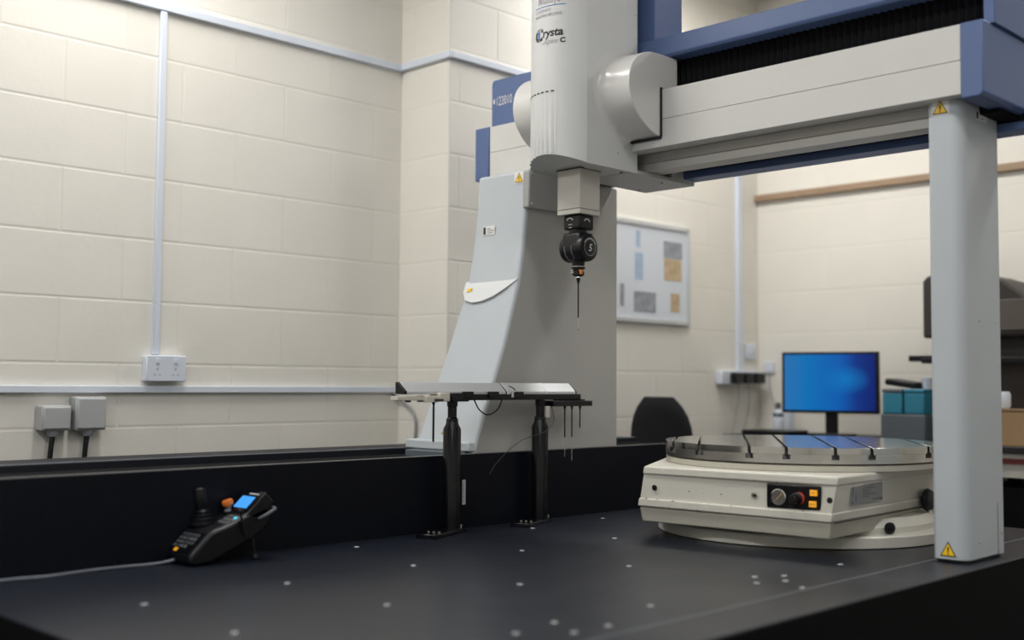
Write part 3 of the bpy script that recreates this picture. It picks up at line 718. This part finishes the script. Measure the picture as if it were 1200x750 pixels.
# parked styli, each can be lifted out
def parked(name, y, ztop, zmid, zbot, lab, x=RX+.008, foot=False, thick=.0024):
    t = thing(name, lab, 'stylus', (x, y, zbot), 'probe styli parked in the rack')
    obj('holder', lathe(B(), [(.0025, ztop-.012), (.005, ztop-.002), (.005, ztop)], (x, y, 0), n=16), M_black, t)
    obj('stem', lathe(B(), [(thick, zmid), (thick, ztop-.012)], (x, y, 0), n=12), M_black, t)
    if zbot < zmid: obj('tip_stem', lathe(B(), [(.0009, zbot), (.0009, zmid)], (x, y, 0), n=10), M_chrome, t)
    if foot: obj('side_tip', cyl(B(), (x-.001, y-.002, zbot+.002), (x+.004, y+.014, zbot+.001), .001, 8), M_chrome, t)
parked('parked_stylus', 2.366, 1.0605, .938, .930, 'thick black stylus hanging alone from the ivory port at the left of the rack', foot=False, thick=.0034)
parked('parked_stylus', 2.975, 1.0425, .935, .868, 'long thin stylus hanging under the black port plate, leftmost of its three')
parked('parked_stylus', 3.012, 1.0425, .935, .852, 'long thin stylus hanging under the black port plate, middle one of three')
parked('parked_stylus', 3.055, 1.0425, .966, .955, 'short stylus with a tiny sideways tip, at the right end of the rack', foot=True)

# ------------------------------------------------------------------ joystick controller on the granite
jc = thing('joystick_controller', 'black joystick control box with lit blue screen and orange stop button on the granite', 'controller', (-2.71, 1.6, G))
jl, jr = -2.79, -2.632
sp = [(1.512, .652), (1.500, .664), (1.503, .678), (1.560, .733), (1.615, .748), (1.662, .768), (1.672, .774), (1.722, .790), (1.742, .776), (1.735, .742), (1.70, .712), (1.56, .654)]
jb = obj('controller_body', prism(B(), sp, 'x', jl, jr), M_black, jc, .008, 3)
obj('body_edge_line', tube(B(), [(jr+.001, 1.506, .682), (jr+.001, 1.558, .733), (jr-.001, 1.60, .748), (jr-.001, 1.668, .775)], .0013), mat('edge_dull', (.05, .055, .065), .4), jc)
kt = (Vector((0, 1.560, .733))-Vector((0, 1.503, .678))).normalized(); kn = UX.cross(kt)
K0 = Vector((jl+.014, 1.506, .681))
kp = quad_label('keypad', jc, K0, UX, kt, .125, .068, M_gloss, .002)
kN = UX.cross(kt)
for r_ in range(4):
    for c_ in range(6):
        if r_ == 0 and c_ > 4: continue
        p = K0+UX*(.012+c_*.0175)+kt*(.016+r_*.0125)+kN*.0018
        ky = quad_label('key', kp, p, UX, kt, .0125, .0085, M_key, .0012)
        if random.random() < .6: lines('key_print', kp, p+kN*.0012, UX, kt, [(.002, .0016, .0105, .007)], M_dark, .0004)
quad_label('orange_key', kp, K0+UX*.05+kt*.002+kN*.0018, UX, kt, .014, .010, M_obut, .0015)
jp = Vector((-2.742, 1.60, .742))
obj('joystick_boot', lathe(B(), [(.040, 0), (.040, .006), (.033, .008), (.034, .015), (.027, .018), (.028, .025), (.021, .028), (.022, .034), (.014, .040)], jp, (-.05, -.06, 1), 32), M_black, jc)
js = obj('joystick', lathe(B(), [(.011, .030), (.013, .042), (.0165, .048), (.0175, .086), (.0165, .092), (.010, .093)], jp, (-.12, -.07, 1), 28), M_black, jc)
obj('joystick_cap', lathe(B(), [(.010, .0925), (.0105, .0945), (.004, .095)], jp, (-.12, -.07, 1), 20), M_greyp, js)
ep_ = Vector((-2.728, 1.672, .775))
obj('stop_base', lathe(B(), [(.014, 0), (.014, .004), (.008, .005), (.008, .012)], ep_, (0, -.35, 1), 24), M_greyp, jc)
obj('stop_button', lathe(B(), [(.009, .012), (.014, .015), (.0155, .022), (.014, .028), (.006, .029)], ep_, (0, -.35, 1), 24), M_orange, jc)
obj('selector_knob', lathe(B(), [(.010, 0), (.009, .022), (.007, .024)], Vector((-2.762, 1.665, .770)), (0, -.3, 1), 20), M_black, jc)
sv = (Vector((0, 1.722, .826))-Vector((0, 1.668, .776))).normalized()
sN = UX.cross(sv)
S0 = Vector((-2.722, 1.668, .777))
sc_ = obj('screen_housing', prism(B(), [(1.664, .772), (1.722, .827), (1.748, .800), (1.735, .77), (1.69, .758)], 'x', -2.728, -2.632), M_black, jc, .004)
obj('screen_bezel', quad_label('b', jc, S0+sN*.001+sv*.000, UX, sv, .088, .072, M_gloss, .001).data and B() or B(), M_gloss, jc) if False else None
quad_label('screen_bezel', sc_, S0+sN*.0005, UX, sv, .086, .070, M_gloss, .0015)
quad_label('lit_screen', sc_, S0+sN*.0018+UX*.008+sv*.010, UX, sv, .062, .040, M_lcd, .0008)
lines('bezel_print', sc_, S0+sN*.002+UX*.03+sv*.058, UX, sv, [(0, 0, .045, .004)], M_greyl, .0004)
dk = (Vector((0, 1.662, .768))-Vector((0, 1.615, .748))).normalized(); dN = UX.cross(dk)
cp_ = quad_label('button_strip', jc, Vector((-2.700, 1.618, .7492)), UX, dk, .060, .040, M_key, .0015)
for a, b in ((.006, .006), (.024, .006), (.042, .006), (.006, .024), (.024, .024)):
    quad_label('small_key', cp_, Vector((-2.700, 1.618, .7492))+UX*a+dk*b+dN*.0014, UX, dk, .012, .010, M_dark, .001)
quad_label('cyan_light', cp_, Vector((-2.700, 1.618, .7492))+UX*.042+dk*.024+dN*.0014, UX, dk, .010, .008, M_cyan, .0015)
lv = obj('side_lever', tube(B(), [(jr+.008, 1.655, .72), (jr+.008, 1.645, .757), (jr+.008, 1.640, .778)], .0035), M_black, jc)
obj('lever_ball', lathe(B(), [(.001, -.009), (.0065, -.0065), (.009, 0), (.0065, .0065), (.001, .009)], (jr+.008, 1.639, .784), UZ, 18), M_black, lv)
obj('side_handle', tube(B(), [(jr+.002, 1.700, .758), (jr+.016, 1.712, .768), (jr+.016, 1.740, .782), (jr, 1.745, .785)], .004), M_boxg, jc)
for x in (jl+.03, jr-.005):
    l_ = obj('support_leg', tube(B(), [(x, 1.680, .745), (x, 1.685, .705), (x, 1.694, .660)], .0052), M_black, jc)
    obj('rubber_foot', lathe(B(), [(.008, G+.0003), (.009, G+.008), (.006, G+.014)], (x, 1.696, 0), n=16), M_black, l_)
obj('cable', tube(B(), [(-2.715, 1.512, .662), (-2.725, 1.46, .6545), (-2.735, 1.37, .6545), (-2.735, 1.28, .6545), (-2.722, 1.18, .6545), (-2.735, 1.11, .6545), (-2.74, 1.0, .6545), (-2.735, .925, .654), (-2.735, .90, .58), (-2.73, .90, .30), (-2.72, .9, .05)], .0042, 10), M_cable, jc)

# ------------------------------------------------------------------ wall services, left
def trunk(name, label, segs, m=M_whitepl, d=.018, hw=.0145):
    pts = segs
    bm = B()
    for (x0, x1, y0, y1, z0, z1) in segs: box(bm, x0, x1, y0, y1, z0, z1)
    return tag(obj(name, bm, m, bevel=.002), label, 'trunking')
zt = 2.497
tk = thing('cable_trunking', 'white mini trunking running high along the left wall and round the pier corner', 'trunking', (WL, 2, zt-.02))
obj('trunking_lid', box(B(), WL+.0002, WL+.02, Y0+.02, YS-.0002, zt-.015, zt+.015), M_whitepl, tk, .003)
obj('trunking_lid', box(B(), WL+.02, WP+.0205, YS-.02, YS-.0002, zt-.013, zt+.017), M_whitepl, tk, .003)
obj('trunking_lid', box(B(), WP+.0002, WP+.02, YS, YB-.001, zt-.011, zt+.019), M_whitepl, tk, .003)
tv = tag(obj('cable_trunking', box(B(), WL+.0002, WL+.018, 2.020, 2.046, 1.2165, zt-.0155), M_whitepl, bevel=.003), 'white vertical trunking dropping down to the socket on the left wall', 'trunking')
tag(obj('cable_trunking', box(B(), WL+.0002, WL+.02, Y0+.02, 3.147, 1.078, 1.104), M_whitepl, bevel=.003), 'white low horizontal trunking on the left wall beneath the double socket', 'trunking')
def double_socket(x, y0, y1, z0, z1, lab, m):
    t = thing('wall_socket', lab, 'socket', (x, (y0+y1)/2, z0))
    obj('back_box', box(B(), x+.0002, x+.034, y0+.003, y1-.003, z0+.003, z1-.003), m, t, .003)
    obj('face_plate', box(B(), x+.034, x+.042, y0, y1, z0, z1), m, t, .004)
    for k_ in (0, 1):
        yc = y0+(y1-y0)*(.27+.46*k_)
        obj('rocker_switch', box(B(), x+.042, x+.046, yc-.006, yc+.006, z1-.030, z1-.012), m, t, .001)
        bm = B(); box(bm, x+.0415, x+.0425, yc-.003, yc+.003, z0+.040, z0+.049); box(bm, x+.0415, x+.0425, yc-.013, yc-.006, z0+.022, z0+.027); box(bm, x+.0415, x+.0425, yc+.006, yc+.013, z0+.022, z0+.027)
        obj('socket_holes', bm, M_greybox, t)
    return t
double_socket(WL, 1.983, 2.139, 1.119, 1.214, 'white double power socket on the left wall under the vertical trunking', M_whitepl)
def isolator(y0, y1, z0, z1, lab):
    t = thing('isolator_switch', lab, 'switch box', (WL, (y0+y1)/2, z0), 'grey switch boxes low on the left wall')
    obj('switch_box', box(B(), WL+.0002, WL+.055, y0, y1, z0, z1), M_greybox, t, .006)
    obj('switch_lid', box(B(), WL+.055, WL+.062, y0+.006, y1-.006, z0+.006, z1-.006), M_greybox, t, .004)
    yc = (y0+y1)/2
    obj('cable_gland', lathe(B(), [(.016, z0-.02), (.020, z0-.012), (.020, z0)], (WL+.028, yc, 0), n=16), M_greyp, t)
    obj('flex', tube(B(), [(WL+.028, yc, z0-.015), (WL+.03, yc-.008, z0-.08), (WL+.028, yc-.01, z0-.2), (WL+.03, yc+.01, z0-.5), (WL+.03, yc, .03)], .009), M_black, t)
isolator(1.606, 1.708, .952, 1.037, 'smaller grey isolator box low on the left wall, at far left')
isolator(1.722, 1.832, .951, 1.066, 'larger grey isolator box low on the left wall, right of the smaller one')
tag(obj('wall_cable', tube(B(), [(WL+.012, 3.12, 1.085), (WL+.014, 3.160, 1.06), (WP+.012-.2, YS-.01, .98), (WP-.19, YS-.012, .80), (WP-.19, YS-.012, .4)], .006), M_greyp), 'thin grey cable dropping from the right end of the low trunking', 'cable')

# ------------------------------------------------------------------ far left wall: board, sockets, chair
nb = thing('notice_board', 'pale framed notice board with a few pinned papers on the far left wall', 'notice board', (WP, 4.4, 1.44))
y0, y1, z0, z1 = 3.95, 4.838, 1.438, 1.918
obj('board_panel', box(B(), WP+.0002, WP+.014, y0, y1, z0, z1), M_board, nb, .001)
for a in ((y0, y1, z0-.012, z0+.010), (y0, y1, z1-.010, z1+.012), (y0-.012, y0+.010, z0-.012, z1+.012), (y1-.010, y1+.012, z0-.012, z1+.012)):
    obj('board_frame', box(B(), WP+.0002, WP+.022, *a), M_alu, nb, .002)
def paper(a0, a1, b0, b1, m): return tag(obj('pinned_paper', box(B(), WP+.0143, WP+.0155, a0, a1, b0, b1), m), '', 'paper')
PP = mat('print_photo_grey', (.28, .30, .34), .6, var=.3, vscale=30); PO = mat('print_photo_tan', (.50, .38, .24), .6, var=.25, vscale=30); PB = mat('print_pale_blue', (.36, .47, .62), .6, var=.1, vscale=20)
for (a0, a1, b0, b1, m_, lb) in [
    (4.632, 4.785, 1.765, 1.848, PP, 'grey printed sheet at the upper right of the notice board'),
    (4.635, 4.780, 1.650, 1.760, PO, 'tan printed sheet in the right half of the notice board'),
    (4.400, 4.462, 1.640, 1.770, PB, 'narrow pale blue sheet on the left part of the notice board'),
    (4.410, 4.440, 1.800, 1.880, PB, 'tiny blue slip at the top of the notice board'),
    (4.392, 4.566, 1.480, 1.580, PP, 'grey photo print along the bottom of the notice board'),
    (4.690, 4.765, 1.490, 1.585, PO, 'small brownish print at the bottom right of the notice board'),
    (4.285, 4.315, 1.500, 1.610, PP, 'grey print at the notice board bottom, beside the gantry leg')]:
    paper(a0, a1, b0, b1, m_)['label'] = lb
tag(obj('cable_trunking', box(B(), WP+.0002, WP+.022, 5.288, 5.335, 1.20, zt-.012), M_whitepl, bevel=.003), 'white vertical trunking on the far left wall beside the room corner', 'trunking')
ts = double_socket(WP, 5.10, 5.48, 1.125, 1.198, 'long white socket strip on the far left wall, black plugs in it', M_whitepl)
for k_, (a, b) in enumerate(((5.17, 5.25), (5.27, 5.35), (5.37, 5.46))):
    t = thing('power_plug', ['black plug in the far socket strip, leftmost of three', 'black plug in the far socket strip, middle of three', 'black plug in the far socket strip, nearest the corner'][k_], 'plug', (WP+.045, (a+b)/2, 1.13), 'black plugs in the far socket strip')
    obj('plug_body', box(B(), WP+.0465, WP+.085, a, b, 1.130, 1.188), M_black, t, .006)
    yc = (a+b)/2
    obj('plug_flex', tube(B(), [(WP+.07, yc, 1.135), (WP+.06, yc+.02, 1.05), (WP+.03, yc+.03+.02*k_, .95), (WP+.02, yc+.02, .86)], .0035), M_greybox, t)
t = thing('wall_switch', 'small white switch plate above the far socket strip', 'switch', (WP, 5.43, 1.27))
obj('face_plate', box(B(), WP+.0002, WP+.014, 5.38, 5.465, 1.265, 1.345), M_whitepl, t, .003)
obj('rocker_switch', box(B(), WP+.014, WP+.018, 5.41, 5.435, 1.29, 1.32), M_whitepl, t, .002)
t = thing('phone_socket', 'small white data outlet on the back wall beside the corner', 'socket', (WP+.08, YB, 1.19))
obj('face_plate', box(B(), WP+.05, WP+.11, YB-.014, YB-.0002, 1.19, 1.25), M_whitepl, t, .003)
obj('data_lead', tube(B(), [(WP+.08, YB-.012, 1.20), (WP+.09, YB-.02, 1.10), (WP+.13, YB-.02, .98), (WP+.15, YB-.03, .86)], .004), M_greybox, t)
tag(obj('wall_rail', box(B(), WP+.0005, X1-.01, YB-.03, YB-.0002, 2.148, 2.185), M_tan, bevel=.003), 'tan wooden rail running high along the back wall', 'wall rail')

# office chair
oc = thing('office_chair', 'black office chair with rounded backrest behind the guide rail', 'chair', (-3.25, 4.435, 0))
cx, cy = -3.25, 4.435
T = Matrix.Translation((cx, cy, 0)) @ Matrix.Rotation(math.radians(186), 4, 'Z')
bk_ = []
for i in range(9):
    z = .70+.365*i/8; hw = .205*(1-.0*i) if i < 5 else .205*math.sqrt(max(1-((i-4)/4.25)**2, .02))
    hw = [.13, .155, .166, .170, .168, .162, .148, .122, .080][i]
    th = .03 if i < 8 else .015
    bk_.append([T @ Vector((hw*math.cos(t), .20+.03*(i/8)**2+th*math.sin(t), z)) for t in [j*2*math.pi/20 for j in range(20)]])
obj('backrest', loft(B(), bk_), M_chair, oc, .01)
bm = lathe(B(), [(.12, 0), (.22, .01), (.235, .04), (.22, .07), (.12, .08)], T @ Vector((0, 0, .44)), UZ, 32)
obj('seat', bm, M_chair, oc)
obj('back_bar', tube(B(), [T @ Vector((0, .05, .43)), T @ Vector((0, .24, .45)), T @ Vector((0, .24, .75))], .018), M_black, oc)
obj('gas_column', lathe(B(), [(.03, .09), (.03, .25), (.02, .26), (.02, .44)], (cx, cy, 0)), M_black, oc)
for i in range(5):
    a = i*2*math.pi/5+.3; e = Vector((cx+.27*math.cos(a), cy+.27*math.sin(a), .075))
    g_ = obj('base_arm', cyl(B(), (cx, cy, .11), e, .022, 10, .013), M_black, oc)
    obj('castor', cyl(B(), e+Vector((-.012*math.sin(a), .012*math.cos(a), -.048)), e+Vector((.012*math.sin(a), -.012*math.cos(a), -.048)), .026, 16), M_black, g_)

# ------------------------------------------------------------------ bench at the back wall
bn = thing('workbench', 'cream fronted workbench with dark top along the back wall', 'workbench', (-1.9, 5.1, 0))
obj('worktop', box(B(), -3.33, -.9, 4.86, 5.478, .845, .872), M_bench, bn, .003)
obj('front_apron', box(B(), -3.31, -.92, 4.88, 4.90, .74, .844), M_benchf, bn, .003)
obj('red_trim', box(B(), -2.2, -.95, 4.872, 4.88, .80, .822), mat('dull_red', (.16, .03, .03), .5), bn, .001)
for x in (-3.28, -2.1, -.98):
    for y in (4.93, 5.43): obj('bench_leg', box(B(), x-.025, x+.025, y-.025, y+.025, .001, .844), M_black, bn, .003)
obj('lower_shelf', box(B(), -3.25, -.96, 4.95, 5.42, .28, .30), M_bench, bn, .003)
tag(obj('storage_crate', box(B(), -2.08, -1.5, 4.97, 5.38, .3005, .70), M_black, bevel=.01), 'black crate on the shelf under the workbench', 'crate')

# monitor
mc = Vector((-2.86, 5.10, 0)); T = Matrix.Translation((mc.x, mc.y, 0)) @ Matrix.Rotation(math.radians(13), 4, 'Z')
mo = thing('monitor', 'flat computer monitor showing a glowing blue desktop, on the workbench', 'monitor', (mc.x, mc.y, .872))
obj('monitor_frame', box(B(), -.238, .238, -.012, .02, .985, 1.287, T), M_black, mo, .004)
def screen_mat():
    m = bpy.data.materials.new('screen_blue_wallpaper'); m.use_nodes = True; nt = m.node_tree; b = nt.nodes['Principled BSDF']
    b.inputs['Base Color'].default_value = (.01, .01, .012, 1); b.inputs['Roughness'].default_value = .3
    tc = nt.nodes.new('ShaderNodeTexCoord'); se = nt.nodes.new('ShaderNodeSeparateXYZ'); nt.links.new(tc.outputs['Generated'], se.inputs[0])
    r = nt.nodes.new('ShaderNodeValToRGB'); cr = r.color_ramp
    cr.elements[0].position = 0; cr.elements[0].color = (.02, .16, .42, 1); cr.elements[1].position = 1; cr.elements[1].color = (.001, .012, .14, 1)
    e = cr.elements.new(.25); e.color = (0, .155, .46, 1); e = cr.elements.new(.62); e.color = (0, .10, .42, 1); e = cr.elements.new(.80); e.color = (.002, .03, .22, 1)
    nt.links.new(se.outputs['X'], r.inputs[0])
    # lighter window-like glow right of centre
    vd = nt.nodes.new('ShaderNodeVectorMath'); vd.operation = 'DISTANCE'; vd.inputs[1].default_value = (.68, .5, .55)
    cb = nt.nodes.new('ShaderNodeCombineXYZ'); nt.links.new(se.outputs['X'], cb.inputs[0]); nt.links.new(se.outputs['Z'], cb.inputs[2]); cb.inputs[1].default_value = .5
    nt.links.new(cb.outputs[0], vd.inputs[0])
    mr = nt.nodes.new('ShaderNodeMapRange'); mr.inputs[1].default_value = .0; mr.inputs[2].default_value = .28; mr.inputs[3].default_value = 1; mr.inputs[4].default_value = 0
    nt.links.new(vd.outputs['Value'], mr.inputs[0])
    mx = nt.nodes.new('ShaderNodeMix'); mx.data_type = 'RGBA'; mx.inputs['B'].default_value = (0, .17, .50, 1)
    nt.links.new(mr.outputs[0], mx.inputs['Factor']); nt.links.new(r.outputs[0], mx.inputs['A'])
    nt.links.new(mx.outputs['Result'], b.inputs['Emission Color']); b.inputs['Emission Strength'].default_value = .72; b.inputs['Specular IOR Level'].default_value = .1
    return m
obj('screen', box(B(), -.224, .224, -.0135, -.0125, 1.000, 1.274, T), screen_mat(), mo)
obj('monitor_neck', box(B(), -.03, .03, .018, .04, .885, 1.12, T), M_black, mo, .004)
obj('monitor_base', box(B(), -.10, .10, -.06, .11, .8725, .886, T), M_black, mo, .005)
tag(obj('keyboard_tray', box(B(), -3.24, -2.98, 4.90, 5.10, .8725, .898), M_black, bevel=.004), 'low black tray on the bench left of the monitor', 'tray')
bt = thing('spray_bottle', 'small white bottle with dark label on the bench by the corner', 'bottle', (-3.38+.11, 5.30, .872))
bx_, by_ = -3.275, 5.30
obj('bottle_body', lathe(B(), [(.026, .8725), (.028, .88), (.028, .96), (.020, .985), (.011, .992), (.011, 1.0)], (bx_, by_, 0), n=24), M_whitepl, bt)
obj('bottle_label', lathe(B(), [(.0283, .955), (.0285, .957), (.0265, .975)], (bx_, by_, 0), n=24), M_boxg, bt)
obj('bottle_cap', lathe(B(), [(.014, .998), (.014, 1.025), (.010, 1.03)], (bx_, by_, 0), n=20), M_boxg, bt)
tag(obj('small_box', box(B(), -3.31, -3.27, 5.40, 5.46, .8725, .99), M_whitepl, bevel=.004), 'little white box standing on the bench in the corner', 'box')
# cabinet and teal drawers
tag(obj('equipment_case', box(B(), -2.545, -2.33, 5.0, 5.11, .8725, .992), M_boxg, bevel=.006), 'blue-grey steel case on the bench right of the monitor', 'case')
for k_, (a, b) in enumerate(((-2.535, -2.44), (-2.43, -2.335))):
    t = thing('parts_drawer', ['teal plastic drawer on the steel case, left one', 'teal plastic drawer on the steel case, right one behind the column edge'][k_], 'drawer box', ((a+b)/2, 5.1, .992), 'teal drawers on the steel case')
    obj('drawer_shell', box(B(), a, b, 5.0, 5.11, .9925, 1.09), M_teal, t, .006)
    obj('drawer_lid', box(B(), a-.002, b+.002, 4.998, 5.112, 1.0905, 1.108), M_boxg if k_ == 0 else M_teal, t, .004)
T = Matrix.Translation((-2.46, 5.08, 1.128)) @ Matrix.Rotation(math.radians(8), 4, 'Y')
tag(obj('desk_phone', box(B(), -.075, .075, -.06, .06, -.010, .020, T), M_black, bevel=.008), 'black wedge shaped device lying on the teal drawers', 'device')
T = Matrix.Translation((-2.36, 5.10, 1.128))
tag(obj('white_cup', lathe(B(), [(.018, 0), (.026, .05), (.024, .051)], (-2.345, 5.06, 1.109), n=20), M_whitepl), 'small white cup on the right teal drawer, beside the column', 'cup')
# large dark instrument right behind the column
op = thing('optical_comparator', 'big dark brown instrument with rounded hood behind the right column', 'instrument', (-2.15, 5.2, .872))
hd = [(-2.345, 1.34), (-2.345, 1.60), (-2.32, 1.625), (-2.08, 1.62), (-1.98, 1.585), (-1.90, 1.52), (-1.86, 1.44), (-1.86, 1.34)]
obj('hood', prism(B(), hd, 'y', 5.02, 5.40), M_brown, op, .012, 3)
obj('hood_panel', box(B(), -2.03, -1.88, 5.012, 5.022, 1.365, 1.50), mat('taupe_panel', (.09, .075, .065), .5), op, .003)
obj('neck_column', box(B(), -2.30, -1.92, 5.12, 5.42, .8725, 1.345), M_brown, op, .01)
obj('stage', box(B(), -2.36, -1.84, 5.03, 5.30, 1.225, 1.25), M_black, op, .004)
obj('side_arm', box(B(), -2.43, -2.30, 5.05, 5.12, 1.235, 1.262), M_black, op, .004)
tag(obj('paper_roll', lathe(B(), [(.030, 0), (.036, .012), (.036, .060), (.030, .072)], (-1.965, 4.95, 1.0285), n=24), M_whitepl), 'white roll on top of the cardboard box beside the column', 'roll')
cb_ = thing('cardboard_box', 'brown cardboard box on the bench at the right edge', 'box', (-1.9, 5.0, .872))
obj('carton', box(B(), -2.045, -1.78, 4.885, 5.11, .8725, 1.022), M_card, cb_, .003)
obj('carton_flap', box(B(), -2.05, -1.775, 4.882, 4.99, 1.0225, 1.0275), M_card, cb_)
